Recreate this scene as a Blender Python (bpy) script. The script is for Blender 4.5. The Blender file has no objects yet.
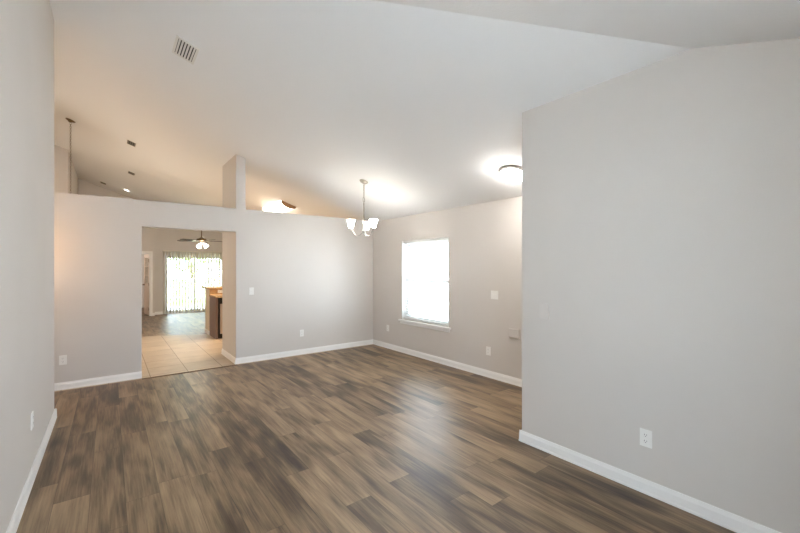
import bpy, bmesh, math, random
from mathutils import Vector, Matrix
random.seed(7)
S = bpy.context.scene
COL = S.collection
PI = math.pi

# ------------------------------------------------------------------ camera, sky, exposure
EYE = 1.5
cam_d = bpy.data.cameras.new('camera')
cam = bpy.data.objects.new('camera', cam_d); COL.objects.link(cam)
cam.location = (0, 0, EYE)
cam.rotation_euler = (PI/2, 0, -math.radians(37.64))
cam_d.sensor_width = 36.0
cam_d.lens = 376.0/800.0*36.0
cam_d.shift_y = 1.5/800.0
cam_d.clip_start = 0.05
S.camera = cam

W = bpy.data.worlds.new('sky'); S.world = W; W.use_nodes = True
bg = W.node_tree.nodes['Background']
bg.inputs[0].default_value = (0.72, 0.86, 1.03, 1)
SKY = 9.6
bg.inputs[1].default_value = SKY

sun_d = bpy.data.lights.new('sun', 'SUN'); sun_d.energy = 27; sun_d.angle = 0.02; sun_d.color = (1, 1, 1)
sun = bpy.data.objects.new('sun', sun_d); COL.objects.link(sun)
sun.rotation_euler = (0, -math.radians(20), 0)       # high sun from the blind (-X) side of the house

S.view_settings.view_transform = 'Standard'
S.view_settings.look = 'None'
S.view_settings.gamma = 1
S.view_settings.use_curve_mapping = False
S.view_settings.exposure = 1.29
S.cycles.max_bounces = 16
S.cycles.diffuse_bounces = 10
S.cycles.sample_clamp_indirect = 8

P_CHAND, P_FLUSH, P_KITCH, P_FAN, P_SPOT, P_HALL, P_NOOK = 0.6, 0.5, 24, 15, 0.3, 25, 5.0
WARM = (1.0, 0.93, 0.82)
PEACH = (1.0, 0.72, 0.46)

def light(name, kind, loc, power, color=(1, 1, 1), size=0.05, parent=None, rot=None, portal=False, sy=None):
    d = bpy.data.lights.new(name, kind)
    d.energy = power; d.color = color
    if kind == 'AREA':
        d.size = size
        if sy: d.shape = 'RECTANGLE'; d.size_y = sy
        d.cycles.is_portal = portal
    else:
        d.shadow_soft_size = size
    o = bpy.data.objects.new(name, d); COL.objects.link(o)
    o.location = loc
    if rot: o.rotation_euler = rot
    if parent: o.parent = parent
    return o

# daylight comes through the windows: portals sit in the openings and only guide the sampling of the sky
light('window_portal', 'AREA', (4.27, 4.70, 1.285), 1, size=1.4, sy=1.17, rot=(0, PI/2, 0), portal=True)
light('added_rear_window_portal', 'AREA', (0.40, -0.64, 1.35), 1, size=1.22, sy=1.5, rot=(PI/2, 0, 0), portal=True)  # guides sky light through the added, unseen rear window
light('patio_door_portal', 'AREA', (2.30, 14.50, 0.96), 1, size=1.83, sy=1.92, rot=(-PI/2, 0, 0), portal=True)

# ------------------------------------------------------------------ ceiling planes
SL = 0.34
def zA(x): return 3.81 - SL*x
def zB(y): return 2.598 + SL*y
def zc(x, y): return min(zA(x), zB(y))
TILT = math.atan(SL)                     # the ceiling falls towards +X

# ------------------------------------------------------------------ materials
def mat(name, color=(0.8, 0.8, 0.8), rough=0.5, metal=0.0, bump=0.0, bscale=200.0, var=0.0, vscale=4.0,
        emit=None, estr=0.0, spec=0.5, trans=0.0, coat=0.0, aniso=None):
    m = bpy.data.materials.new(name); m.use_nodes = True
    nt = m.node_tree; N = nt.nodes; L = nt.links
    p = N['Principled BSDF']
    p.inputs['Base Color'].default_value = (*color, 1)
    p.inputs['Roughness'].default_value = rough
    p.inputs['Metallic'].default_value = metal
    p.inputs['Specular IOR Level'].default_value = spec
    p.inputs['Transmission Weight'].default_value = trans
    p.inputs['Coat Weight'].default_value = coat
    if emit:
        p.inputs['Emission Color'].default_value = (*emit, 1)
        p.inputs['Emission Strength'].default_value = estr
    tc = N.new('ShaderNodeTexCoord')
    src = tc.outputs['Object']
    if aniso:
        mp = N.new('ShaderNodeMapping'); mp.inputs['Scale'].default_value = aniso
        L.new(src, mp.inputs['Vector']); src = mp.outputs['Vector']
    if var > 0:
        n = N.new('ShaderNodeTexNoise'); n.inputs['Scale'].default_value = vscale; n.inputs['Detail'].default_value = 4
        L.new(src, n.inputs['Vector'])
        r = N.new('ShaderNodeValToRGB')
        r.color_ramp.elements[0].position = 0.3; r.color_ramp.elements[1].position = 0.7
        r.color_ramp.elements[0].color = (*[c*(1-var) for c in color], 1)
        r.color_ramp.elements[1].color = (*[min(1, c*(1+var)) for c in color], 1)
        L.new(n.outputs['Fac'], r.inputs['Fac']); L.new(r.outputs['Color'], p.inputs['Base Color'])
    if bump > 0:
        n = N.new('ShaderNodeTexNoise'); n.inputs['Scale'].default_value = bscale; n.inputs['Detail'].default_value = 3
        L.new(src, n.inputs['Vector'])
        b = N.new('ShaderNodeBump'); b.inputs['Strength'].default_value = bump; b.inputs['Distance'].default_value = 0.004
        L.new(n.outputs['Fac'], b.inputs['Height']); L.new(b.outputs['Normal'], p.inputs['Normal'])
    return m

M = {}
M['wall'] = mat('greige_wall_paint', (0.628, 0.593, 0.557), 0.75, bump=0.12, bscale=260, var=0.012, vscale=2.0, spec=0.3)
M['ceiling'] = mat('white_ceiling_paint', (0.79, 0.79, 0.79), 0.9, bump=0.45, bscale=70, spec=0.2)
M['trim'] = mat('white_trim_paint', (0.84, 0.83, 0.81), 0.35, var=0.01)
M['plate'] = mat('white_plate_plastic', (0.83, 0.82, 0.79), 0.35, var=0.01)
M['plate_beige'] = mat('painted_over_plate', (0.64, 0.60, 0.565), 0.6, var=0.01)
M['slot'] = mat('dark_slot', (0.03, 0.03, 0.03), 0.6, var=0.05)
M['nickel'] = mat('brushed_nickel', (0.36, 0.335, 0.30), 0.32, 1.0, var=0.05, vscale=30)
M['bronze'] = mat('aged_bronze', (0.16, 0.115, 0.06), 0.4, 0.9, var=0.15, vscale=40)
M['vent'] = mat('vent_enamel', (0.70, 0.68, 0.64), 0.5, var=0.02)
M['grey_vent'] = mat('grey_louvre', (0.16, 0.145, 0.12), 0.6, var=0.05)
M['duct'] = mat('dark_duct', (0.035, 0.032, 0.028), 0.8, var=0.1)
M['shade'] = mat('lit_white_glass', (0.9, 0.88, 0.85), 0.3, emit=(1, 0.95, 0.88), estr=25, var=0.01)
M['shade_inside'] = mat('frosted_glass_inside', (0.9, 0.88, 0.85), 0.5, emit=(1, 0.94, 0.85), estr=1.2, var=.01)
M['diffuser'] = mat('lit_diffuser', (0.9, 0.88, 0.85), 0.3, emit=(1, 0.97, 0.93), estr=38, var=0.01)
M['kdiffuser'] = mat('lit_kitchen_diffuser', (0.9, 0.88, 0.85), 0.3, emit=(1, 0.95, 0.88), estr=3.0, var=0.01)
M['oak'] = mat('oak_end_cap', (0.33, 0.20, 0.10), 0.45, var=0.25, vscale=14, aniso=(1, 8, 8))
M['vinyl'] = mat('white_vinyl', (0.85, 0.85, 0.84), 0.35, var=0.01)
M['slat'] = mat('white_blind_slat', (0.86, 0.86, 0.84), 0.45, var=0.01)
M['vane'] = mat('ivory_blind_vane', (0.68, 0.63, 0.53), 0.5, var=0.03, bump=0.1, bscale=120)
def translucent(m, col, f):
    nt = m.node_tree; out = nt.nodes['Material Output']; p = nt.nodes['Principled BSDF']
    t = nt.nodes.new('ShaderNodeBsdfTranslucent'); t.inputs[0].default_value = (*col, 1)
    x = nt.nodes.new('ShaderNodeMixShader'); x.inputs[0].default_value = f
    nt.links.new(p.outputs[0], x.inputs[1]); nt.links.new(t.outputs[0], x.inputs[2]); nt.links.new(x.outputs[0], out.inputs[0])
translucent(M['vane'], (0.75, 0.73, 0.66), 0.06); translucent(M['slat'], (0.85, 0.85, 0.83), 0.2)
M['alu'] = mat('grey_aluminium_frame', (0.55, 0.55, 0.55), 0.4, 0.4, var=0.02)
M['fan_wood'] = mat('dark_fan_blade', (0.03, 0.018, 0.012), 0.75, spec=0.2, var=0.2, vscale=9, aniso=(1, 12, 12))
M['counter'] = mat('tan_granite', (0.52, 0.36, 0.20), 0.25, var=0.4, vscale=55)
M['splash'] = mat('tan_backsplash', (0.50, 0.31, 0.15), 0.35, var=0.35, vscale=12)
M['cab'] = mat('mauve_brown_cabinet', (0.17, 0.105, 0.085), 0.4, var=0.15, vscale=8, aniso=(6, 6, 0.7))
M['black'] = mat('black_appliance', (0.012, 0.012, 0.013), 0.25, var=0.05)
M['steel'] = mat('stainless_front', (0.52, 0.44, 0.38), 0.35, 0.75, var=0.05, vscale=60)
M['cream'] = mat('cream_pony_wall', (0.62, 0.54, 0.42), 0.7, var=0.02)
M['doorpaint'] = mat('warm_white_door_paint', (0.74, 0.62, 0.52), 0.4, var=0.02)
M['grass'] = mat('lawn', (0.16, 0.26, 0.07), 0.9, var=0.35, vscale=9, bump=0.4, bscale=60)
M['concrete'] = mat('patio_concrete', (0.62, 0.64, 0.655), 0.85, var=0.07, vscale=3, bump=0.2, bscale=80)
M['leaf'] = mat('leaf_green', (0.26, 0.38, 0.14), 0.6, var=0.4, vscale=3)
M['bark'] = mat('bark', (0.17, 0.12, 0.08), 0.85, var=0.3, vscale=12, bump=0.5, bscale=40)
M['brass'] = mat('dark_hinge_metal', (0.25, 0.16, 0.08), 0.4, 0.9, var=0.05)
M['ext'] = mat('exterior_stucco', (0.6, 0.57, 0.52), 0.9, var=0.05, bump=0.4, bscale=90)

def nmath(nt, op, a, b=None, c=None):
    n = nt.nodes.new('ShaderNodeMath'); n.operation = op
    for i, v in enumerate((a, b, c)):
        if v is None: continue
        if isinstance(v, (int, float)): n.inputs[i].default_value = v
        else: nt.links.new(v, n.inputs[i])
    return n.outputs[0]

def glass_mat(name, tint=0.96):
    m = bpy.data.materials.new(name); m.use_nodes = True
    nt = m.node_tree; N = nt.nodes; L = nt.links
    for n in list(N): N.remove(n)
    out = N.new('ShaderNodeOutputMaterial'); mix = N.new('ShaderNodeMixShader')
    tr = N.new('ShaderNodeBsdfTransparent'); tr.inputs[0].default_value = (tint, tint*1.01, tint, 1)
    gl = N.new('ShaderNodeBsdfGlossy'); gl.inputs['Roughness'].default_value = 0.02
    lw = N.new('ShaderNodeLayerWeight'); lw.inputs['Blend'].default_value = 0.5
    f5 = nmath(nt, 'ADD', nmath(nt, 'MULTIPLY', nmath(nt, 'POWER', lw.outputs['Facing'], 5.0), 0.9), 0.03)
    L.new(f5, mix.inputs[0]); L.new(tr.outputs[0], mix.inputs[1]); L.new(gl.outputs[0], mix.inputs[2])
    L.new(mix.outputs[0], out.inputs[0])
    return m
M['glass'] = glass_mat('window_glass', 0.90)
M['tinted'] = glass_mat('tinted_window_glass', 0.84)

def plank_mat():
    m = bpy.data.materials.new('vinyl_plank_floor'); m.use_nodes = True
    nt = m.node_tree; N = nt.nodes; L = nt.links
    p = N['Principled BSDF']
    tc = N.new('ShaderNodeTexCoord'); sp = N.new('ShaderNodeSeparateXYZ'); L.new(tc.outputs['Object'], sp.inputs[0])
    PW, PL = 0.183, 1.22
    xs = nmath(nt, 'DIVIDE', nmath(nt, 'ADD', sp.outputs['X'], 20.05), PW)
    row = nmath(nt, 'FLOOR', xs); fx = nmath(nt, 'FRACT', xs)
    wr = N.new('ShaderNodeTexWhiteNoise'); wr.noise_dimensions = '1D'; L.new(row, wr.inputs['W'])
    ys = nmath(nt, 'ADD', nmath(nt, 'DIVIDE', nmath(nt, 'ADD', sp.outputs['Y'], 20.0), PL), wr.outputs['Value'])
    cel = nmath(nt, 'FLOOR', ys); fy = nmath(nt, 'FRACT', ys)
    cv = N.new('ShaderNodeCombineXYZ'); L.new(row, cv.inputs[0]); L.new(cel, cv.inputs[1])
    wn = N.new('ShaderNodeTexWhiteNoise'); wn.noise_dimensions = '2D'; L.new(cv.outputs[0], wn.inputs['Vector'])
    rnd = wn.outputs['Value']
    # grain coordinates shifted for each plank
    gv = N.new('ShaderNodeCombineXYZ')
    L.new(nmath(nt, 'ADD', sp.outputs['X'], nmath(nt, 'MULTIPLY', rnd, 37.0)), gv.inputs[0])
    L.new(nmath(nt, 'ADD', sp.outputs['Y'], nmath(nt, 'MULTIPLY', rnd, 91.0)), gv.inputs[1])
    def noise(sx, sy, detail, rough=0.55, dist=0.0):
        mp = N.new('ShaderNodeMapping'); mp.inputs['Scale'].default_value = (sx, sy, 1); L.new(gv.outputs[0], mp.inputs['Vector'])
        n = N.new('ShaderNodeTexNoise'); n.inputs['Scale'].default_value = 1; n.inputs['Detail'].default_value = detail
        n.inputs['Roughness'].default_value = rough; n.inputs['Distortion'].default_value = dist
        L.new(mp.outputs[0], n.inputs['Vector']); return n.outputs['Fac']
    patch = noise(9.0, 1.5, 2, 0.45, 0.35)
    fine = noise(75, 2.6, 6, 0.7)
    mid = noise(30, 1.6, 4, 0.55, 0.8)
    t = nmath(nt, 'ADD', nmath(nt, 'MULTIPLY', patch, 0.50), nmath(nt, 'MULTIPLY', fine, 0.36))
    t = nmath(nt, 'ADD', t, nmath(nt, 'MULTIPLY', mid, 0.17))
    t = nmath(nt, 'ADD', t, nmath(nt, 'MULTIPLY', nmath(nt, 'SUBTRACT', rnd, 0.5), 0.12))
    km = N.new('ShaderNodeMapping'); km.inputs['Scale'].default_value = (5.5, 1.5, 1); L.new(gv.outputs[0], km.inputs['Vector'])
    kn = N.new('ShaderNodeTexVoronoi'); kn.inputs['Scale'].default_value = 1.0; L.new(km.outputs[0], kn.inputs['Vector'])
    kr = N.new('ShaderNodeMapRange'); kr.inputs['From Min'].default_value = 0.04; kr.inputs['From Max'].default_value = 0.30
    kr.inputs['To Min'].default_value = -0.09; kr.inputs['To Max'].default_value = 0.02; L.new(kn.outputs['Distance'], kr.inputs['Value'])
    t = nmath(nt, 'ADD', t, kr.outputs[0])
    rp = N.new('ShaderNodeValToRGB'); e = rp.color_ramp.elements
    e[0].position = 0.34; e[0].color = (0.034, 0.019, 0.010, 1)
    e[1].position = 0.74; e[1].color = (0.40, 0.280, 0.165, 1)
    for pos, c in ((0.455, (0.096, 0.060, 0.032, 1)), (0.555, (0.212, 0.142, 0.080, 1))):
        q = rp.color_ramp.elements.new(pos); q.color = c
    L.new(t, rp.inputs['Fac'])
    # seams
    ex = nmath(nt, 'MULTIPLY', nmath(nt, 'MINIMUM', fx, nmath(nt, 'SUBTRACT', 1.0, fx)), PW)
    ey = nmath(nt, 'MULTIPLY', nmath(nt, 'MINIMUM', fy, nmath(nt, 'SUBTRACT', 1.0, fy)), PL)
    ed = nmath(nt, 'MINIMUM', ex, ey)
    seam = N.new('ShaderNodeMapRange'); seam.inputs['From Min'].default_value = 0.0004; seam.inputs['From Max'].default_value = 0.0022
    seam.inputs['To Min'].default_value = 0.45; seam.inputs['To Max'].default_value = 1.0
    L.new(ed, seam.inputs['Value'])
    mx = N.new('ShaderNodeMix'); mx.data_type = 'RGBA'; mx.blend_type = 'MULTIPLY'; mx.inputs[0].default_value = 1
    L.new(rp.outputs['Color'], mx.inputs[6]); L.new(seam.outputs[0], mx.inputs[7])
    L.new(mx.outputs[2], p.inputs['Base Color'])
    ro = N.new('ShaderNodeMapRange'); ro.inputs['To Min'].default_value = 0.37; ro.inputs['To Max'].default_value = 0.47
    L.new(mid, ro.inputs['Value']); L.new(ro.outputs[0], p.inputs['Roughness'])
    p.inputs['Specular IOR Level'].default_value = 0.5
    b = N.new('ShaderNodeBump'); b.inputs['Strength'].default_value = 0.12; b.inputs['Distance'].default_value = 0.002
    L.new(nmath(nt, 'ADD', fine, nmath(nt, 'MULTIPLY', seam.outputs[0], 1.2)), b.inputs['Height'])
    L.new(b.outputs['Normal'], p.inputs['Normal'])
    return m
M['plank'] = plank_mat()

def tile_mat():
    m = bpy.data.materials.new('ceramic_floor_tile'); m.use_nodes = True
    nt = m.node_tree; N = nt.nodes; L = nt.links
    p = N['Principled BSDF']
    tc = N.new('ShaderNodeTexCoord'); sp = N.new('ShaderNodeSeparateXYZ'); L.new(tc.outputs['Object'], sp.inputs[0])
    T = 0.457
    xs = nmath(nt, 'DIVIDE', nmath(nt, 'ADD', sp.outputs['X'], 20*T - 0.44), T)
    ys = nmath(nt, 'DIVIDE', nmath(nt, 'ADD', sp.outputs['Y'], 20*T - 6.72), T)
    fx = nmath(nt, 'FRACT', xs); fy = nmath(nt, 'FRACT', ys)
    cv = N.new('ShaderNodeCombineXYZ'); L.new(nmath(nt, 'FLOOR', xs), cv.inputs[0]); L.new(nmath(nt, 'FLOOR', ys), cv.inputs[1])
    wn = N.new('ShaderNodeTexWhiteNoise'); wn.noise_dimensions = '2D'; L.new(cv.outputs[0], wn.inputs['Vector'])
    n = N.new('ShaderNodeTexNoise'); n.inputs['Scale'].default_value = 5; n.inputs['Detail'].default_value = 5
    L.new(tc.outputs['Object'], n.inputs['Vector'])
    t = nmath(nt, 'ADD', nmath(nt, 'MULTIPLY', n.outputs['Fac'], 0.7), nmath(nt, 'MULTIPLY', wn.outputs['Value'], 0.3))
    rp = N.new('ShaderNodeValToRGB'); e = rp.color_ramp.elements
    e[0].position = 0.25; e[0].color = (0.42, 0.34, 0.25, 1); e[1].position = 0.75; e[1].color = (0.54, 0.45, 0.34, 1)
    L.new(t, rp.inputs['Fac'])
    ed = nmath(nt, 'MULTIPLY', nmath(nt, 'MINIMUM', nmath(nt, 'MINIMUM', fx, nmath(nt, 'SUBTRACT', 1.0, fx)),
               nmath(nt, 'MINIMUM', fy, nmath(nt, 'SUBTRACT', 1.0, fy))), T)
    seam = N.new('ShaderNodeMapRange'); seam.inputs['From Min'].default_value = 0.0035; seam.inputs['From Max'].default_value = 0.0055
    L.new(ed, seam.inputs['Value'])
    mx = N.new('ShaderNodeMix'); mx.data_type = 'RGBA'
    L.new(seam.outputs[0], mx.inputs[0]); mx.inputs[6].default_value = (0.20, 0.15, 0.10, 1); L.new(rp.outputs['Color'], mx.inputs[7])
    L.new(mx.outputs[2], p.inputs['Base Color'])
    p.inputs['Roughness'].default_value = 0.5
    p.inputs['Specular IOR Level'].default_value = 0.35
    b = N.new('ShaderNodeBump'); b.inputs['Strength'].default_value = 0.3; b.inputs['Distance'].default_value = 0.003
    L.new(seam.outputs[0], b.inputs['Height']); L.new(b.outputs['Normal'], p.inputs['Normal'])
    return m
M['tile'] = tile_mat()

# ------------------------------------------------------------------ mesh helpers
def setp(o, label=None, cat=None, group=None, kind=None):
    if label: o['label'] = label
    if cat: o['category'] = cat
    if group: o['group'] = group
    if kind: o['kind'] = kind
    return o

def empty(name, loc=(0, 0, 0), rot=(0, 0, 0), **k):
    o = bpy.data.objects.new(name, None); COL.objects.link(o)
    o.location = loc; o.rotation_euler = rot; o.empty_display_size = 0.05
    return setp(o, **k)

class MB:
    """collects shapes into ONE mesh"""
    def __init__(s): s.bm = bmesh.new()
    def box(s, x0, x1, y0, y1, z0, z1, bevel=0.0):
        t = bmesh.new()
        bmesh.ops.create_cube(t, size=1.0)
        for v in t.verts:
            v.co = Vector(((x0+x1)/2 + v.co.x*(x1-x0), (y0+y1)/2 + v.co.y*(y1-y0), (z0+z1)/2 + v.co.z*(z1-z0)))
        if bevel > 0:
            bmesh.ops.bevel(t, geom=t.edges[:], offset=bevel, segments=2, affect='EDGES', profile=0.5)
        return s._add(t)
    def _add(s, t, mtx=None):
        if mtx: t.transform(mtx)
        bmesh.ops.recalc_face_normals(t, faces=t.faces[:])
        me = bpy.data.meshes.new('tmp'); t.to_mesh(me); t.free()
        s.bm.from_mesh(me); bpy.data.meshes.remove(me)
        return s
    def prism(s, pts, axis, a, b):
        """polygon pts extruded along axis from a to b; pts are the two other coordinates in order"""
        t = bmesh.new()
        def mk(p, q):
            return {'x': (q, p[0], p[1]), 'y': (p[0], q, p[1]), 'z': (p[0], p[1], q)}[axis]
        lo = [t.verts.new(mk(p, a)) for p in pts]; hi = [t.verts.new(mk(p, b)) for p in pts]
        t.faces.new(lo); t.faces.new(hi)
        n = len(pts)
        for i in range(n): t.faces.new((lo[i], lo[(i+1) % n], hi[(i+1) % n], hi[i]))
        return s._add(t)
    def lathe(s, prof, seg=24, mtx=None):
        """prof: (r, z) list, r = 0 closes"""
        t = bmesh.new(); rings = []
        for r, z in prof:
            if r < 1e-6: rings.append([t.verts.new((0, 0, z))])
            else: rings.append([t.verts.new((r*math.cos(2*PI*i/seg), r*math.sin(2*PI*i/seg), z)) for i in range(seg)])
        for a, b in zip(rings, rings[1:]):
            for i in range(seg):
                j = (i+1) % seg
                if len(a) == 1 and len(b) == 1: continue
                if len(a) == 1: t.faces.new((a[0], b[i], b[j]))
                elif len(b) == 1: t.faces.new((a[i], a[j], b[0]))
                else: t.faces.new((a[i], a[j], b[j], b[i]))
        return s._add(t, mtx)
    def tube(s, pts, r, seg=10, caps=True):
        t = bmesh.new(); pts = [Vector(p) for p in pts]; rings = []
        rr = r if isinstance(r, (list, tuple)) else [r]*len(pts)
        up = Vector((0, 0, 1))
        for i, p in enumerate(pts):
            d = (pts[min(i+1, len(pts)-1)] - pts[max(i-1, 0)]).normalized()
            a = d.cross(up)
            if a.length < 1e-3: a = d.cross(Vector((0, 1, 0)))
            a.normalize(); b = d.cross(a)
            rings.append([t.verts.new(p + rr[i]*(math.cos(2*PI*k/seg)*a + math.sin(2*PI*k/seg)*b)) for k in range(seg)])
        for a, b in zip(rings, rings[1:]):
            for k in range(seg): t.faces.new((a[k], a[(k+1) % seg], b[(k+1) % seg], b[k]))
        if caps: t.faces.new(rings[0]); t.faces.new(rings[-1])
        return s._add(t)
    def ring(s, c, R, r, ang=0.0, squash=0.6, seg=16):
        """chain link: a torus standing upright, turned by ang about Z"""
        t = bmesh.new(); rows = []
        for i in range(seg):
            u = 2*PI*i/seg
            row = []
            for k in range(6):
                w = 2*PI*k/6
                rad = 1 + r/R*math.cos(w)
                x = R*squash*math.cos(u)*rad; z = R*math.sin(u)*rad; y = r*math.sin(w)
                row.append(t.verts.new((x, y, z)))
            rows.append(row)
        for i in range(seg):
            for k in range(6):
                t.faces.new((rows[i][k], rows[(i+1) % seg][k], rows[(i+1) % seg][(k+1) % 6], rows[i][(k+1) % 6]))
        return s._add(t, Matrix.Translation(c) @ Matrix.Rotation(ang, 4, 'Z'))
    def move(s, mtx):
        s.bm.transform(mtx); return s
    def build(s, name, m, parent=None, smooth=False, bevel=0.0, loc=None, rot=None):
        me = bpy.data.meshes.new(name); s.bm.to_mesh(me); s.bm.free()
        me.materials.append(m)
        if smooth:
            for p in me.polygons: p.use_smooth = True
            me.set_sharp_from_angle(angle=math.radians(40))
        o = bpy.data.objects.new(name, me); COL.objects.link(o)
        if parent: o.parent = parent
        if loc: o.location = loc
        if rot: o.rotation_euler = rot
        if bevel > 0:
            md = o.modifiers.new('bevel', 'BEVEL'); md.width = bevel; md.segments = 2; md.limit_method = 'ANGLE'
        return o

def struct(o): o['kind'] = 'structure'; return o

def children_of(o): return list(o.children)
def copy_tree(o, parent=None):
    c = o.copy(); COL.objects.link(c)
    if parent: c.parent = parent
    for ch in children_of(o): copy_tree(ch, c)
    return c

# ------------------------------------------------------------------ room shell
XL, XR, XW = -0.44, 2.83, 4.12          # left wall, right partition, window wall
YB, YE = 6.21, 5.08                     # half wall, end of the left wall
YR = 1.94                               # end of the right partition
Y0 = -0.5                               # wall behind the camera
YF, YS = 14.05, 14.35                   # far walls of the living room
HX0, HX1, HZ = 0.342, 1.557, 2.065      # cased opening
HW = 2.43                               # half-wall height
XO = -1.2                               # outer left wall of the hall

# ceiling
h = 3.81 - 2.598
c1 = (4.25, h/SL - 4.25); c2 = (-1.3, h/SL + 1.3)
b = MB(); t = bmesh.new()
A_ = [(4.25, c1[1]), (4.25, 14.6), (-1.3, 14.6), (-1.3, c2[1])]
B_ = [(4.25, c1[1]), (-1.3, c2[1]), (-1.3, -0.75), (4.25, -0.75)]
def slab(t, poly, th):
    lo = [t.verts.new((x, y, zc(x, y))) for x, y in poly]; hi = [t.verts.new((x, y, zc(x, y)+th)) for x, y in poly]
    t.faces.new(lo); t.faces.new(hi)
    for i in range(len(poly)):
        j = (i+1) % len(poly); t.faces.new((lo[i], lo[j], hi[j], hi[i]))
slab(t, A_, 0.15); b._add(t)
t = bmesh.new(); slab(t, B_, 0.15); b._add(t)
struct(b.build('ceiling', M['ceiling']))

# floors
struct(MB().box(-1.3, 4.25, -0.62, 6.15, -0.1, 0).build('floor', M['plank']))
TY0, TY1 = 10.20, 9.02                  # slanted edge between tile and living-room planks at X = 0 and at X = 2.7
def tedge(x): return TY0 - 0.437*x
struct(MB().prism([(-1.3, 6.15), (4.25, 6.15), (4.25, tedge(4.25)), (-1.3, tedge(-1.3))], 'z', -0.1, 0.002).build('floor_kitchen', M['tile']))
struct(MB().prism([(-1.3, tedge(-1.3)), (4.25, tedge(4.25)), (4.25, 14.47), (-1.3, 14.47)], 'z', -0.1, 0).build('floor_living', M['plank']))
struct(MB().prism([(HX0, 6.125), (HX1, 6.125), (HX1, 6.165), (HX0, 6.165)], 'z', 0, 0.006).build('trim_1', M['bark']))

def zt(y): return zB(y) if y < h/SL - XL else zA(XL)
yk = h/SL - XL
struct(MB().prism([(Y0, 0), (YE, 0), (YE, zA(XL)+.03), (yk, zA(XL)+.03), (Y0, zB(Y0)+.03)], 'x', XL-0.12, XL).build('wall_left', M['wall'], bevel=0.006))
struct(MB().prism([(XO, 0), (XL-0.12, 0), (XL-0.12, zA(XL-.12)+.03), (XO, zA(XO)+.03)], 'y', YE-0.12, YE).build('wall_nook', M['wall']))
struct(MB().prism([(YE-.12, 0), (10.95, 0), (10.95, zA(XO)+.05), (YE-.12, zA(XO)+.05)], 'x', XO-0.1, XO).build('wall_hall', M['wall']))
# half wall with the opening, one mesh
hb = MB()
hb.prism([(XO, 0), (HX0, 0), (HX0, HZ), (HX1+.07, HZ), (HX1+.07, 0), (XW, 0), (XW, HW), (XO, HW)], 'y', YB, YB+0.12)
struct(hb.build('wall_back', M['wall'], bevel=0.006))
struct(MB().prism([(HX1, 0.002), (1.70, 0.002), (1.70, zA(1.70)+.03), (HX1, zA(HX1)+.03)], 'y', YB+.0005, 7.11).build('wall_column', M['wall'], bevel=0.005))
# right partition and its return
yq = h/SL - XR
struct(MB().prism([(Y0, 0), (YR, 0), (YR, zA(XR)+.03), (yq, zA(XR)+.03), (Y0, zB(Y0)+.03)], 'x', XR, XR+0.12).build('wall_right', M['wall'], bevel=0.006))
struct(MB().prism([(XR+.12, 0), (XW, 0), (XW, zA(XW)+.03), (XR+.12, zA(XR+.12)+.03)], 'y', YR-0.12, YR).build('wall_foyer', M['wall']))
# window wall with the window hole
WY0, WY1, WZ0, WZ1 = 4.118, 5.285, 0.59, 1.98
wb = MB()
zt_ = zA(XW)+.03
def holed(mb, a0, a1, z0, z1, h0, h1, hz0, hz1, axis, d0, d1):
    for (p, q, r, s_) in ((a0, h0, z0, z1), (h1, a1, z0, z1), (h0, h1, z0, hz0), (h0, h1, hz1, z1)):
        if q - p < 1e-4 or s_ - r < 1e-4: continue
        if axis == 'x': mb.box(d0, d1, p, q, r, s_)
        else: mb.box(p, q, d0, d1, r, s_)
holed(wb, Y0, 14.47, 0, zt_, WY0, WY1, WZ0, WZ1, 'x', XW, XW+0.14)
struct(wb.build('wall_window', M['wall']))
# wall behind the camera, with an unseen window added for daylight
rb = MB()
holed(rb, XO, XW, 0, 2.43, -.21, 1.01, 0.60, 2.10, 'y', Y0-0.12, Y0)
struct(rb.build('wall_rear', M['wall']))
# living-room walls
struct(MB().prism([(XO, 0), (-.72, 0), (-.72, zA(-.72)+.03), (XO, zA(XO)+.03)], 'y', 10.83, 10.95).build('wall_stub', M['wall']))
struct(MB().prism([(10.95, 0), (YF, 0), (YF, zA(-.72)+.03), (10.95, zA(-.72)+.03)], 'x', -.84, -.72).build('wall_side', M['wall']))
DX0, DX1, DZ = 0.19, 0.99, 1.955
struct(MB().prism([(-.84, 0), (DX0, 0), (DX0, DZ), (DX1, DZ), (DX1, 0), (1.11, 0), (1.11, zA(1.11)+.03), (-.84, zA(-.84)+.03)], 'y', YF, YF+.12).build('wall_far', M['wall']))
SX0, SX1, SZ = 1.38, 3.21, 1.93
struct(MB().prism([(1.0, 0), (SX0, 0), (SX0, SZ), (SX1, SZ), (SX1, 0), (XW, 0), (XW, zA(XW)+.03), (1.0, zA(1.0)+.03)], 'y', YS, YS+.12).box(1.0, 1.11, YF+.121, YS, 0, zA(1.11)+.03).build('wall_patio', M['wall']))
# bedroom beyond the far door
struct(MB().prism([(-.84, YF+.12), (1.11, YF+.12), (1.11, 17.2), (-.84, 17.2)], 'z', -.1, 0).build('floor_bedroom', M['plank']))
rm = MB(); rm.box(1.11, 1.21, YS+.12, 17.2, 0, 2.62).box(-.94, -.84, YF+.12, 17.2, 0, 2.5).box(-.94, 1.21, 17.2, 17.3, 0, 2.5)
struct(rm.build('wall_bedroom', M['wall']))
struct(MB().box(-.94, 1.109, YF+.12, 17.3, 2.5, 2.6).build('ceiling_bedroom', M['ceiling']))

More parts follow.
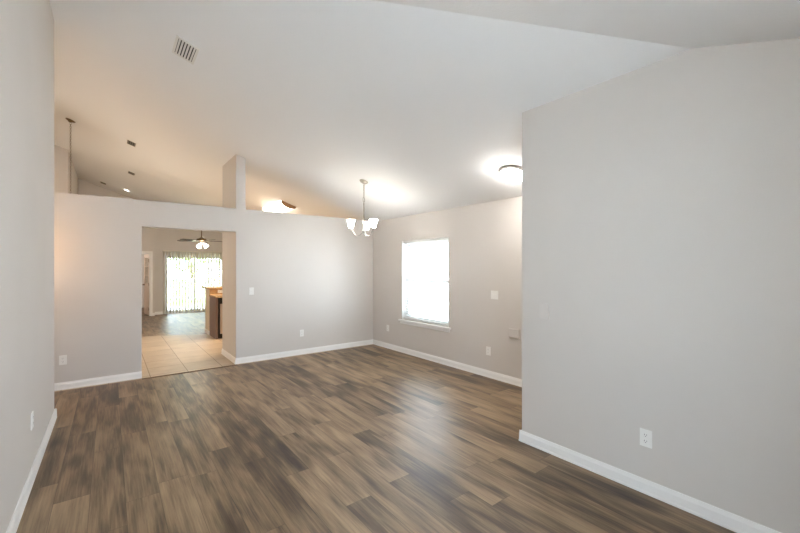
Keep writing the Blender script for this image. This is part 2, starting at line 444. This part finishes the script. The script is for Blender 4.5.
# baseboards: profile run between two points; n = direction into the room
def baseboard(name, p0, p1, n, hgt=0.092):
    p0 = Vector((*p0, 0)); p1 = Vector((*p1, 0)); n = Vector((*n, 0))
    prof = [(0, 0), (0.018, 0), (0.018, 0.012), (0.014, 0.02), (0.013, hgt*.72), (0.009, hgt*.86), (0.006, hgt), (0, hgt)]
    t = bmesh.new()
    A = [t.verts.new(p0 + n*a + Vector((0, 0, z))) for a, z in prof]; B = [t.verts.new(p1 + n*a + Vector((0, 0, z))) for a, z in prof]
    t.faces.new(A); t.faces.new(B)
    for i in range(len(prof)):
        j = (i+1) % len(prof); t.faces.new((A[i], A[j], B[j], B[i]))
    m = MB(); m._add(t); return m
def bb(name, segs):
    m = MB()
    for s_ in segs:
        q = baseboard(name, *s_); me = bpy.data.meshes.new('q'); q.bm.to_mesh(me); q.bm.free(); m.bm.from_mesh(me); bpy.data.meshes.remove(me)
    return struct(m.build(name, M['trim']))
e = 0.0006
bb('baseboard_left', [((XL+e, Y0), (XL+e, YE+.018), (1, 0)), ((XL-.12, YE+e), (XL+.018, YE+e), (0, 1))])
bb('baseboard_back', [((XO, YB-e), (HX0+.001, YB-e), (0, -1)), ((HX1-.001, YB-e), (XW, YB-e), (0, -1)), ((HX1-e, YB-.018), (HX1-e, 7.11), (-1, 0))])
bb('baseboard_window', [((XW-e, YR), (XW-e, YB), (-1, 0))])
bb('baseboard_right', [((XR-e, Y0), (XR-e, YR+.018), (-1, 0)), ((XR-.018, YR+e), (XW, YR+e), (0, 1))])
bb('baseboard_far', [((-.72, YF-e), (DX0-.066, YF-e), (0, -1)), ((DX1+.066, YF-e), (1.11, YF-e), (0, -1)), ((1.11, YS-e), (SX0-.03, YS-e), (0, -1)), ((SX1+.03, YS-e), (XW, YS-e), (0, -1))])

# ------------------------------------------------------------------ window in the dining wall
w = empty('window_1', (XW+.09, (WY0+WY1)/2, WZ0), kind='structure')
Wd, Wh = WY1-WY0, WZ1-WZ0
def frame(mb, y0, y1, z0, z1, wd, x0, x1):
    mb.box(x0, x1, y0, y0+wd, z0, z1).box(x0, x1, y1-wd, y1, z0, z1).box(x0, x1, y0+wd, y1-wd, z0, z0+wd).box(x0, x1, y0+wd, y1-wd, z1-wd, z1)
    return mb
frame(MB(), -Wd/2, Wd/2, 0, Wh, .03, 0, .05).build('window_frame', M['vinyl'], w)
s1 = frame(MB(), -Wd/2+.03, Wd/2-.03, Wh/2-.03, Wh-.03, .06, .022, .045).build('sash', M['vinyl'], w)
MB().box(.031, .034, -Wd/2+.09, Wd/2-.09, Wh/2+.03, Wh-.09).build('pane', M['tinted'], s1)
s2 = frame(MB(), -Wd/2+.03, Wd/2-.03, .03, Wh/2+.03, .06, .0, .022).build('sash', M['vinyl'], w)
MB().box(.009, .012, -Wd/2+.09, Wd/2-.09, .09, Wh/2-.03).build('pane', M['tinted'], s2)
MB().box(-.135, 0, -Wd/2-.055, Wd/2+.055, -.028, -.002, bevel=.004).build('window_sill', M['trim'], w)
MB().box(-.108, -.091, -Wd/2-.035, Wd/2+.035, -.075, -.028, bevel=.003).build('window_apron', M['trim'], w)
# white returns inside the reveal
j = MB(); j.box(-.0895, 0, -Wd/2+.0005, -Wd/2+.006, 0, Wh-.0005).box(-.0895, 0, Wd/2-.006, Wd/2-.0005, 0, Wh-.0005).box(-.0895, 0, -Wd/2+.006, Wd/2-.006, Wh-.006, Wh-.0005)
j.build('window_jamb', M['trim'], w)

bl = empty('window_blind', (XW+.05, (WY0+WY1)/2, WZ0+.01),
           label='white horizontal slat blind hanging open in the bright dining window', cat='blind')
bw = Wd/2-.012
MB().box(-.028, .028, -bw, bw, Wh-.055, Wh-.018, bevel=.002).build('headrail', M['slat'], bl)
sm = MB(); ns = 28
for i in range(ns):
    z = .06 + (Wh-.14)*i/(ns-1)
    sm.prism([(-.024, z-.0012), (0, z+.0018), (.024, z-.0012), (.024, z+.0002), (0, z+.0034), (-.024, z+.0002)], 'y', -bw, bw)
sm.build('slats', M['slat'], bl)
MB().box(-.025, .025, -bw, bw, .006, .026, bevel=.003).build('bottom_rail', M['slat'], bl)
for yy in (-bw+.09, bw-.09):
    MB().tube([(-.027, yy, .02), (-.027, yy, Wh-.05)], .0012, 6).build('ladder_cord', M['slat'], bl)
MB().tube([(-.033, bw-.05, Wh-.05), (-.034, bw-.05, Wh-.62)], .004, 8).build('tilt_wand', M['slat'], bl)

# unseen rear window, added behind the camera to bring in daylight
w2 = empty('added_rear_window', (.40, Y0-.09, .60), kind='structure')
f = MB(); f.box(-.61, -.57, -.02, .03, 0, 1.5).box(.57, .61, -.02, .03, 0, 1.5).box(-.57, .57, -.02, .03, 0, .04).box(-.57, .57, -.02, .03, 1.46, 1.5).box(-.02, .02, -.02, .03, .04, 1.46)
f.build('window_frame', M['vinyl'], w2)
MB().box(-.57, .57, 0, .004, .04, 1.46).build('pane', M['glass'], w2)
MB().box(-.66, .66, -.03, .135, -.028, -.002).build('window_sill', M['trim'], w2)

# ------------------------------------------------------------------ patio door, blinds
d1 = empty('door_1', ((SX0+SX1)/2, YS+.05, 0), kind='structure')
hw = (SX1-SX0)/2
f = MB(); f.box(-hw, -hw+.04, 0, .06, .02, SZ).box(hw-.04, hw, 0, .06, .02, SZ).box(-hw+.04, hw-.04, 0, .06, SZ-.04, SZ).box(-hw, hw, -.02, .06, 0, .02)
f.build('door_frame', M['alu'], d1)
for x0, x1, y in ((-hw+.04, .03, .032), (-.03, hw-.04, .006)):
    p = MB(); p.box(x0, x0+.055, y, y+.024, .021, SZ-.04).box(x1-.055, x1, y, y+.024, .021, SZ-.04).box(x0+.055, x1-.055, y, y+.024, .021, .10).box(x0+.055, x1-.055, y, y+.024, SZ-.10, SZ-.04)
    po = p.build('sliding_panel', M['alu'], d1)
    MB().box(x0+.055, x1-.055, y+.01, y+.014, .10, SZ-.10).build('pane', M['glass'], po)
MB().box(-.012, .012, -.02, .006, .92, 1.10, bevel=.004).build('door_handle', M['alu'], d1)

vb = empty('vertical_blind', ((SX0+SX1)/2, YS-.09, 0), label='ivory vertical blind with open vanes across the patio door', cat='blind')
MB().box(-hw-.04, hw+.04, -.02, .06, 2.035, 2.075, bevel=.003).build('headrail', M['vane'], vb)
MB().box(-hw-.04, hw+.04, .06, .0895, 2.03, 2.08).build('mounting_bracket', M['alu'], vb)
nv = 22
vm = MB(); t = bmesh.new()
# slightly cupped vane
pts = [(-.0445+.089*i/6, .006*math.sin(PI*i/6)) for i in range(7)]
prof = [(x, y) for x, y in pts] + [(x, y+.0012) for x, y in reversed(pts)]
vm.prism(prof, 'z', .03, 2.03)
v0 = None
for i in range(nv):
    x = -hw + .0 + (2*hw)*i/(nv-1)
    if v0 is None: v0 = vm.build('vane', M['vane'], vb); v = v0
    else: v = v0.copy(); COL.objects.link(v)
    v.location = (x, .02, 0); v.rotation_euler = (0, 0, math.radians(111 if i < 13 else 120))

# ------------------------------------------------------------------ bedroom door (open)
d2 = empty('door_2', (DX1, YF, 0), kind='structure')
dw = DX1-DX0
cs = MB(); cs.box(0.0005, .065, -.014, -.0005, .0, DZ+.065).box(-dw-.065, -dw-.0005, -.014, -.0005, 0, DZ+.065).box(-dw-.0005, .0005, -.014, -.0005, DZ+.0005, DZ+.065)
cs.build('door_casing', M['trim'], d2, bevel=.003)
jm = MB(); jm.box(-.018, -.0005, 0, .12, .002, DZ-.0005).box(-dw+.0005, -dw+.018, 0, .12, .002, DZ-.0005).box(-dw+.018, -.018, 0, .12, DZ-.018, DZ-.0005)
jm.build('door_jamb', M['trim'], d2)
LW, LT = .755, .035
lf = MB()   # leaf lies along -x from the hinge, six-panel lower / glazed upper
for x0, x1, z0, z1 in ((-.11, 0, 0, 1.93), (-LW, -LW+.11, 0, 1.93), (-LW+.11, -.11, 0, .2), (-LW+.11, -.11, .82, .98), (-LW+.11, -.11, 1.82, 1.93)):
    lf.box(x0, x1, 0, LT, z0, z1)
lf.box(-LW+.11, -.11, .010, LT-.010, .2, .82)
lf.box(-LW+.15, -.40, .004, LT-.004, .25, .77, bevel=.004).box(-.36, -.15, .004, LT-.004, .25, .77, bevel=.004)
leaf = lf.build('door_leaf', M['doorpaint'], d2, loc=(-.02, .125, .008), rot=(0, 0, -math.radians(84)))
g = MB(); g.box(-LW+.11, -.11, .015, .019, .98, 1.82); g.build('pane', M['glass'], leaf)
mu = MB()
for i in (1, 2): mu.box(-LW+.11+(LW-.22)*i/3-.009, -LW+.11+(LW-.22)*i/3+.009, .008, .027, .98, 1.82)
for z in (1.26, 1.54): mu.box(-LW+.11, -.11, .0085, .0265, z-.009, z+.009)
mu.build('muntin', M['doorpaint'], leaf)
MB().lathe([(0, -.055), (.022, -.052), (.027, -.035), (.014, -.018), (.012, -.006), (.03, -.004), (.03, 0), (0, 0)], 16, Matrix.Translation((-LW+.065, 0, .95)) @ Matrix.Rotation(-PI/2, 4, 'X')).build('door_knob', M['brass'], leaf, smooth=True)
for z in (.2, .98, 1.72):
    MB().box(-.006, .012, -.012, .004, z-.05, z+.05, bevel=.002).build('hinge', M['brass'], leaf)
light('bedroom_light', 'POINT', (.0, 15.6, 2.2), 16, (1, .88, .76), .1)

# ------------------------------------------------------------------ wall plates
def plate_base(parent, wd=.072, hh=.116, m=M['plate']):
    return MB().box(-wd/2, wd/2, -.007, -.0002, -hh/2, hh/2, bevel=.0022).build('face_plate', m, parent)
def outlet(loc, rz, label, m=M['plate']):
    o = empty('wall_outlet', loc, (0, 0, rz), label=label, cat='outlet', group='wall outlets')
    plate_base(o, m=m)
    for s_ in (-1, 1):
        r = MB().prism([(.017*math.cos(a)*1.0, s_*.0205+.0145*max(-.86, min(.86, math.sin(a)*1.15))) for a in [2*PI*k/16 for k in range(16)]], 'y', -.009, -.0065).build('receptacle', m, o)
        sl = MB(); sl.box(-.008, -.0055, -.0096, -.0088, s_*.0205-.001, s_*.0205+.008).box(.0055, .008, -.0096, -.0088, s_*.0205, s_*.0205+.007)
        sl.lathe([(0, -.0004), (.0026, -.0004), (.0026, .0004), (0, .0004)], 8, Matrix.Translation((0, -.0092, s_*.0205-.007)) @ Matrix.Rotation(PI/2, 4, 'X'))
        sl.build('slot', M['slot'], r)
    MB().lathe([(0, 0), (.003, 0), (.0025, .0015), (0, .0018)], 8, Matrix.Translation((0, -.0068, 0)) @ Matrix.Rotation(PI/2, 4, 'X')).build('screw', M['plate'], o)
    return o
def switch(loc, rz, label, n=1, m=M['plate']):
    o = empty('light_switch', loc, (0, 0, rz), label=label, cat='switch', group='wall switches')
    plate_base(o, .072+.046*(n-1), m=m)
    for k in range(n):
        x = (k-(n-1)/2)*.046
        MB().box(x-.006, x+.006, -.008, -.0065, -.013, .013).build('switch_bezel', m, o)
        MB().prism([(-.017, -.004), (-.0075, -.009), (-.0075, .009), (-.012, .009)], 'x', x-.004, x+.004).build('toggle', m, o)
    for k in range(n):
        x = (k-(n-1)/2)*.046
        for z in (-.03, .03):
            MB().lathe([(0, 0), (.003, 0), (.0025, .0015), (0, .0018)], 8, Matrix.Translation((x, -.0068, z)) @ Matrix.Rotation(PI/2, 4, 'X')).build('screw', m, o)
    return o
RB, RR, RLF = 0, -PI/2, PI/2           # facing -Y, -X, +X
outlet((-.46, YB, .365), RB, 'small white outlet on half wall, left of the cased opening')
outlet((2.635, YB, .37), RB, 'white outlet low on half wall, right of the cased opening under the chandelier')
outlet((XW, 5.71, .376), RR, 'white outlet between the room corner and the bright window')
outlet((XW, 3.35, .36), RR, 'white outlet low on window wall, right of the window')
outlet((XL, 3.70, .42), RLF, 'white outlet seen edge-on near the baseboard of the left wall')
outlet((XR, .983, .367), RR, 'white duplex outlet on the large grey right wall, nearest the camera')
switch((1.79, YB, 1.13), RB, 'white light switch on half wall just right of the cased opening')
switch((XW, 3.245, 1.135), RR, 'white double light switch right of the window at chest height', 2)
b_ = empty('blank_plate', (XR, 1.72, 1.146), (0, 0, RR), label='painted-over blank switch plate near the end of the grey right wall', cat='wall plate')
MB().box(-.04, .04, -.014, -.0002, -.062, .062, bevel=.002).build('face_plate', M['plate_beige'], b_)
for z in (-.03, .03): MB().lathe([(0, 0), (.003, 0), (.0025, .0015), (0, .0018)], 8, Matrix.Translation((0, -.0138, z)) @ Matrix.Rotation(PI/2, 4, 'X')).build('screw', M['plate_beige'], b_)
b_ = empty('cover_box', (XW, 2.93, .66), (0, 0, RR), label='beige painted cover box low on window wall, half hidden by right wall edge', cat='wall plate')
MB().box(-.075, .075, -.02, -.0002, -.055, .055, bevel=.004).build('cover_lid', M['plate_beige'], b_)
MB().box(-.079, .079, -.008, -.0001, -.059, .059, bevel=.002).build('cover_base', M['plate_beige'], b_)

# ------------------------------------------------------------------ ceiling vents
def vent(x, y, wx, wy, n, label, hv=.010, fw=.022, lm='vent'):
    o = empty('ceiling_vent', (x, y, zA(x)-.0005), (0, TILT, 0), label=label, cat='vent', group='ceiling air vents')
    fr = MB()
    for (a, b2, c, d) in ((-wx/2, -wx/2+fw, -wy/2, wy/2), (wx/2-fw, wx/2, -wy/2, wy/2), (-wx/2+fw, wx/2-fw, -wy/2, -wy/2+fw), (-wx/2+fw, wx/2-fw, wy/2-fw, wy/2)):
        fr.box(a, b2, c, d, -hv, 0)
    fr.build('vent_frame', M['vent'], o, bevel=.002)
    MB().box(-wx/2+fw, wx/2-fw, -wy/2+fw, wy/2-fw, -.0015, -.0003).build('vent_duct', M['duct'], o)
    iw = wx-2*fw; lo = MB()
    for k in range(n):
        xx = -wx/2+fw + iw*(k+.5)/n
        pw = iw/n*.30
        lo.prism([(xx+pw, -.0025), (xx+pw-.0015, -.0025), (xx-pw, -hv-.001), (xx-pw+.0015, -hv-.001)], 'y', -wy/2+fw, wy/2-fw)
    lo.build('louvres', M[lm], o)
    return o
vent(.58, 4.16, .20, .335, 6, 'large louvred ceiling vent nearest the camera, above the dining room')
vent(.30, 8.17, .15, .27, 4, 'small dark ceiling vent just beyond the half wall, nearest of the far three', hv=.006, fw=.014, lm='grey_vent')
vent(.39, 10.6, .15, .27, 4, 'small dark ceiling vent above the recessed light, middle of the far three', hv=.006, fw=.014, lm='grey_vent')
vent(-.15, 13.3, .15, .27, 4, 'small dark ceiling vent left of the recessed light, close to the far wall', hv=.006, fw=.014, lm='grey_vent')

# recessed light
rl = empty('recessed_light', (.37, 13.0, zA(.37)-.0005), (0, TILT, 0), label='small round lit recessed light in far sloping ceiling', cat='light')
MB().lathe([(.062, -.001), (.095, -.001), (.092, -.008), (.066, -.012), (.062, -.006)], 24).build('trim_ring', M['trim'], rl, smooth=True)
MB().lathe([(0, -.004), (.063, -.004), (.063, -.001), (0, -.001)], 24).build('lens', mat('lit_lens', (.9, .9, .9), .4, emit=(1, .97, .93), estr=6, var=.01), rl)
light('recessed_bulb', 'POINT', (0, 0, -.25), P_SPOT, WARM, .05, rl)

light('hall_fill_light', 'POINT', (-.88, 5.75, 1.7), P_NOOK, (1, .60, .30), .15)  # unseen fill light without a fixture, added to warm the left end

# ------------------------------------------------------------------ chandelier
CX, CY = 2.994, 4.765
ch = empty('chandelier', (CX, CY, zA(CX)), label='brushed nickel three-light chandelier with white bell shades hanging by chain', cat='chandelier')
MB().lathe([(0, -.034), (.022, -.034), (.035, -.028), (.055, -.018), (.066, -.006), (.066, -.0005), (0, -.0005)], 28, Matrix.Rotation(TILT, 4, 'Y')).build('canopy', M['nickel'], ch, smooth=True)
cm = MB(); z = -.05
k = 0
while z > -.245:
    cm.ring((0, 0, z), .017, .0034, (k % 2)*PI/2); z -= .0255; k += 1
cm.build('chain', M['nickel'], ch, smooth=True)
MB().ring((0, 0, -.275), .034, .006, .6, squash=.9, seg=20).build('loop', M['nickel'], ch, smooth=True)
ZB = 1.99 - zA(CX)       # finial
MB().lathe([(0, ZB), (.007, ZB+.004), (.011, ZB+.014), (.006, ZB+.024), (.016, ZB+.03), (.028, ZB+.042), (.03, ZB+.056), (.018, ZB+.07), (.011, ZB+.085), (.015, ZB+.095), (.009, ZB+.11),
            (.008, ZB+.13), (.008, -.36), (.010, -.345), (.010, -.33), (.006, -.318), (.004, -.303), (0, -.303)], 20).build('stem', M['nickel'], ch, smooth=True)
for az in (200, 82, 322):
    a = math.radians(az) - math.radians(37.64); dx, dy = math.cos(a), math.sin(a); R = .195
    path = []
    for q in range(15):
        u = q/14
        r = .022 + (R-.022)*u
        zz = ZB + .032 - .045*math.sin(PI*min(1, u*1.15)) + .055*max(0, (u-.62)/.38)**1.6
        path.append((dx*r, dy*r, zz))
    arm = MB().tube(path, .0055, 8).build('arm', M['nickel'], ch, smooth=True)
    zb = path[-1][2]; T = Matrix.Translation((dx*R, dy*R, zb))
    MB().lathe([(0, -.012), (.012, -.010), (.017, 0), (.026, .004), (.026, .010), (.015, .014), (.015, .03), (0, .03)], 18, T).build('socket_cup', M['nickel'], arm, smooth=True)
    sh = MB().lathe([(.027, .012), (.032, .018), (.039, .048), (.046, .084), (.056, .118), (.062, .130), (.058, .130), (.043, .086), (.036, .050), (.028, .020), (.020, .016), (.020, .012), (.027, .012)], 24, T)
    sh = sh.build('shade', M['shade'], arm, smooth=True)
    sh.data.materials.append(M['shade_inside'])
    for p_ in sh.data.polygons:                          # inner face of the bell
        c_ = p_.center - T.to_translation()
        if p_.normal.x*c_.x + p_.normal.y*c_.y < -1e-4: p_.material_index = 1
    light('chandelier_bulb', 'POINT', (dx*R, dy*R, zb+.11), P_CHAND, WARM, .035, ch)

# ------------------------------------------------------------------ flush foyer light
FX, FY = 3.605, 2.58
fl = empty('flush_ceiling_light', (FX, FY, zA(FX)-.0005), (0, TILT, 0), label='round lit flush light with nickel rim at edge of the right wall', cat='light')
MB().lathe([(0, -.001), (.150, -.001), (.152, -.012), (.147, -.030), (.138, -.034), (.138, -.02), (0, -.02)], 40).build('rim', M['nickel'], fl, smooth=True)
MB().lathe([(.138, -.026), (.137, -.036), (.125, -.062), (.098, -.082), (.05, -.094), (0, -.097)], 40).build('diffuser', M['diffuser'], fl, smooth=True)
light('flush_bulb', 'POINT', (0, 0, -.16), P_FLUSH, (1, .95, .88), .09, fl)

# ------------------------------------------------------------------ kitchen fluorescent
KX, KY = 2.91, 8.10
kf = empty('fluorescent_light', (KX, KY, zA(KX)-.0005), (0, TILT, 0), label='long lit wraparound kitchen ceiling light with oak end caps above half wall', cat='light')
prof = [(-.16, -.002)] + [(-.16*math.cos(PI*k/12)*1.0, -.02-.065*math.sin(PI*k/12)) for k in range(13)] + [(.16, -.002)]
MB().prism(prof, 'y', -.58, .58).build('diffuser', M['kdiffuser'], kf)
for s_ in (-1, 1):
    MB().prism([(p[0]*1.01, p[1]*1.01-.001 if p[1] < -.01 else -.001) for p in prof], 'y', s_*.58, s_*.605).build('end_cap', M['oak'], kf)
light('kitchen_tube', 'AREA', (0, 0, -.105), P_KITCH, PEACH, .28, kf, sy=1.1)
light('kitchen_glow', 'POINT', (-.02, 0, -.20), P_KITCH*.15, PEACH, .12, kf)

# ------------------------------------------------------------------ pendant on long chain in the hall beyond
px, py = -.526, 8.40
pn = empty('pendant_lamp', (px, py, zA(px)), label='bronze ceiling canopy with a long chain dropping behind the half wall', cat='lamp')
MB().lathe([(0, -.04), (.018, -.038), (.03, -.026), (.055, -.015), (.07, -.006), (.07, -.0005), (0, -.0005)], 8, Matrix.Rotation(TILT, 4, 'Y')).build('canopy', M['bronze'], pn)
cm = MB(); z = -.055; k = 0
while z > -1.62:
    cm.ring((0, 0, z), .020, .0034, (k % 2)*PI/2, seg=10); z -= .032; k += 1
cm.build('chain', M['bronze'], pn, smooth=True)
MB().lathe([(.0, -1.63), (.02, -1.64), (.05, -1.67), (.12, -1.72), (.125, -1.74), (.0, -1.74)], 20).build('lamp_cap', M['bronze'], pn, smooth=True)
MB().lathe([(.115, -1.74), (.13, -1.84), (.11, -1.94), (.06, -1.99), (0, -2.0)], 20).build('lamp_shade', M['vinyl'], pn, smooth=True)
light('pendant_bulb', 'POINT', (0.02, 0, -2.12), P_HALL, (1, .86, .69), .1, pn)

# ------------------------------------------------------------------ ceiling fan
QX, QY = 1.99, 11.5; QZ = 2.215
cf = empty('ceiling_fan', (QX, QY, zA(QX)), label='ceiling fan with dark blades and three lit shades seen through the opening', cat='fan')
zq = QZ - zA(QX)
MB().lathe([(0, -.07), (.03, -.068), (.065, -.03), (.07, -.001), (0, -.001)], 20, Matrix.Rotation(TILT, 4, 'Y')).build('canopy', M['bronze'], cf, smooth=True)
MB().tube([(0, 0, -.05), (0, 0, zq+.12)], .013, 10).build('downrod', M['bronze'], cf, smooth=True)
MB().lathe([(0, zq+.13), (.03, zq+.125), (.06, zq+.10), (.115, zq+.085), (.125, zq+.06), (.125, zq+.03), (.10, zq+.015), (0, zq+.015)], 24).build('motor_housing', M['bronze'], cf, smooth=True)
MB().lathe([(0, zq+.015), (.075, zq+.012), (.08, zq-.01), (.06, zq-.035), (.055, zq-.06), (.03, zq-.075), (0, zq-.08)], 20).build('light_kit', M['nickel'], cf, smooth=True)
for i in range(5):
    a = math.radians(142 + 72*i)
    Rm = Matrix.Rotation(a, 4, 'Z') @ Matrix.Rotation(math.radians(7), 4, 'X')
    bmv = MB(); bmv.prism([(.20, -.052), (.60, -.066), (.64, -.055), (.66, 0), (.64, .055), (.60, .066), (.20, .052)], 'z', -.004, .004)
    bmv.move(Matrix.Translation((0, 0, zq+.03)) @ Rm)
    bo = bmv.build('blade', M['fan_wood'], cf)
    MB().prism([(.09, -.015), (.20, -.012), (.25, -.035), (.27, 0), (.25, .035), (.20, .012), (.09, .015)], 'z', -.010, -.0045).move(Matrix.Translation((0, 0, zq+.03)) @ Rm).build('blade_iron', M['nickel'], bo)
for i in range(3):
    a = math.radians(232 + 120*i)
    T = Matrix.Translation((0, 0, zq-.045)) @ Matrix.Rotation(a, 4, 'Z') @ Matrix.Translation((.06, 0, 0)) @ Matrix.Rotation(math.radians(-38), 4, 'Y')
    MB().lathe([(.018, -.01), (.026, -.02), (.045, -.05), (.055, -.09), (.062, -.12), (.058, -.12), (.04, -.05), (.02, -.02), (.018, -.01)], 18, T).build('lamp_shade', mat('lit_fan_shade', (.9, .9, .9), .3, emit=(1, .97, .93), estr=4, var=.01), cf, smooth=True)
light('fan_bulb', 'POINT', (0, 0, zq-.24), P_FAN, (1, .85, .66), .09, cf)
MB().tube([(.02, -.02, zq-.075), (.02, -.02, zq-.22)], .0018, 6).build('pull_chain', M['nickel'], cf)

# ------------------------------------------------------------------ kitchen peninsula and dishwasher
BX = 1.76
pe = empty('kitchen_peninsula', (BX, 9.1, 0), label='kitchen peninsula with tan raised bar top and brown end panel', cat='kitchen counter')
MB().box(0, 2.35, .15, .62, .003, 1.03).build('pony_wall', M['cream'], pe)
MB().box(-.06, 2.35, .08, .80, 1.03, 1.07, bevel=.008).build('bar_top', M['counter'], pe)
MB().box(0.0, 2.35, .128, .15, .912, 1.03).build('backsplash', M['splash'], pe)
MB().box(-.015, 2.35, -.52, .128, .872, .912, bevel=.006).build('countertop', M['counter'], pe)
MB().box(0, .04, -.49, .149, .003, .872).build('end_panel', M['cab'], pe)
cb = MB().box(.68, 2.35, -.47, .149, .10, .872).box(.68, 2.35, -.41, .149, .003, .10).build('base_cabinet', M['cab'], pe)
for k in range(3):
    x0 = .69+k*.55
    dd = MB().box(x0, x0+.53, -.49, -.4705, .12, .68, bevel=.004).build('cabinet_door', M['cab'], pe)
    MB().tube([(x0+.06, -.492, .58), (x0+.06, -.515, .585), (x0+.06, -.515, .655), (x0+.06, -.492, .66)], .005, 8).build('door_pull', M['nickel'], dd)
    dd = MB().box(x0, x0+.53, -.49, -.4705, .70, .86, bevel=.004).build('drawer_front', M['cab'], pe)
    MB().tube([(x0+.2, -.492, .78), (x0+.205, -.515, .78), (x0+.325, -.515, .78), (x0+.33, -.492, .78)], .005, 8).build('drawer_pull', M['nickel'], dd)
MB().box(0, .03, .62, .635, .003, .09).box(-.014, 0, .15, .62, .003, .09).build('baseboard', M['trim'], pe)

dwm = empty('dishwasher', (BX+.042, 9.1, 0), label='black dishwasher with a steel front panel built into the peninsula', cat='dishwasher')
MB().box(0, .63, -.47, .12, .09, .868).box(.01, .62, -.42, .12, .004, .09).build('body', M['black'], dwm)
MB().box(0, .63, -.50, -.471, .745, .866, bevel=.004).build('control_panel', M['black'], dwm)
dr = MB().box(.04, .625, -.50, -.471, .11, .74, bevel=.005).build('door_panel', M['steel'], dwm)
MB().tube([(.12, -.502, .70), (.12, -.53, .70), (.53, -.53, .70), (.53, -.502, .70)], .008, 10).build('handle', M['steel'], dr)
o = outlet((BX+.22, 9.228, .972), RB, 'pale outlet on the tan backsplash under the raised bar top')
o.rotation_euler = (0, PI/2, 0)

# ------------------------------------------------------------------ outdoors
struct(MB().box(-40, 12, 17.5, 60, -.25, -.12).build('ground_lawn', M['grass']))
struct(MB().box(1.22, 12, 14.47, 17.5, -.2, -.03).build('ground_patio', M['concrete']))
struct(MB().box(4.26, 60, -40, 14.47, -.25, -.12).box(12.01, 60, 14.47, 60, -.25, -.118).build('ground_side', M['concrete']))
struct(MB().box(-40, 4.26, -40, -.62, -.25, -.12).build('ground_front', M['concrete']))
struct(MB().box(1.22, 11, 14.471, 17.8, 2.75, 2.9).build('patio_shade_roof', M['ext']))  # unseen roof added to shade the patio and dim the vanes
fe = empty('garden_fence', (6, 20.5, -.12), label='low white fence beyond the patio door', cat='fence')
MB().box(-8, 8, -.02, .02, .95, 1.05).box(-8, 8, -.02, .02, .15, .25).build('fence_rail', M['vinyl'], fe)
pk = MB()
for i in range(66): pk.box(-8+i*.245, -8+i*.245+.20, .02, .04, .08, 1.02)
pk.build('fence_boards', M['vinyl'], fe)
for i in range(7):
    MB().box(-8+i*2.6-.05, -8+i*2.6+.05, -.05, .019, 0, 1.12).build('fence_post', M['vinyl'], fe)
def tree(x, y, hgt, rad, label):
    o = empty('tree', (x, y, -.12), label=label, cat='tree', group='trees beyond the fence')
    MB().tube([(0, 0, 0), (.05, 0, hgt*.3), (-.04, .05, hgt*.6), (0, 0, hgt*.85)], [.14, .11, .08, .03], 10).build('trunk', M['bark'], o, smooth=True)
    t = bmesh.new()
    for i in range(1400):
        v = Vector((random.gauss(0, 1), random.gauss(0, 1), random.gauss(0, 1))).normalized()*random.random()**.45
        c = Vector((v.x*rad, v.y*rad, hgt*.66 + v.z*hgt*.34))
        q = Matrix.Rotation(random.random()*6.3, 3, 'Z') @ Matrix.Rotation(random.random()*3.1, 3, 'X')
        s_ = random.uniform(.07, .14)
        t.faces.new([t.verts.new(c + q @ Vector(p)) for p in ((0, -s_, 0), (s_*.55, 0, s_*.15), (0, s_, 0), (-s_*.55, 0, s_*.15))])
    m = MB(); m._add(t); m.build('foliage', M['leaf'], o)
tree(3.6, 24, 4.2, 1.5, 'leafy green tree outside, left of the patio door divider')
tree(6.4, 25, 3.8, 1.5, 'leafy green tree outside, right of the patio door divider')
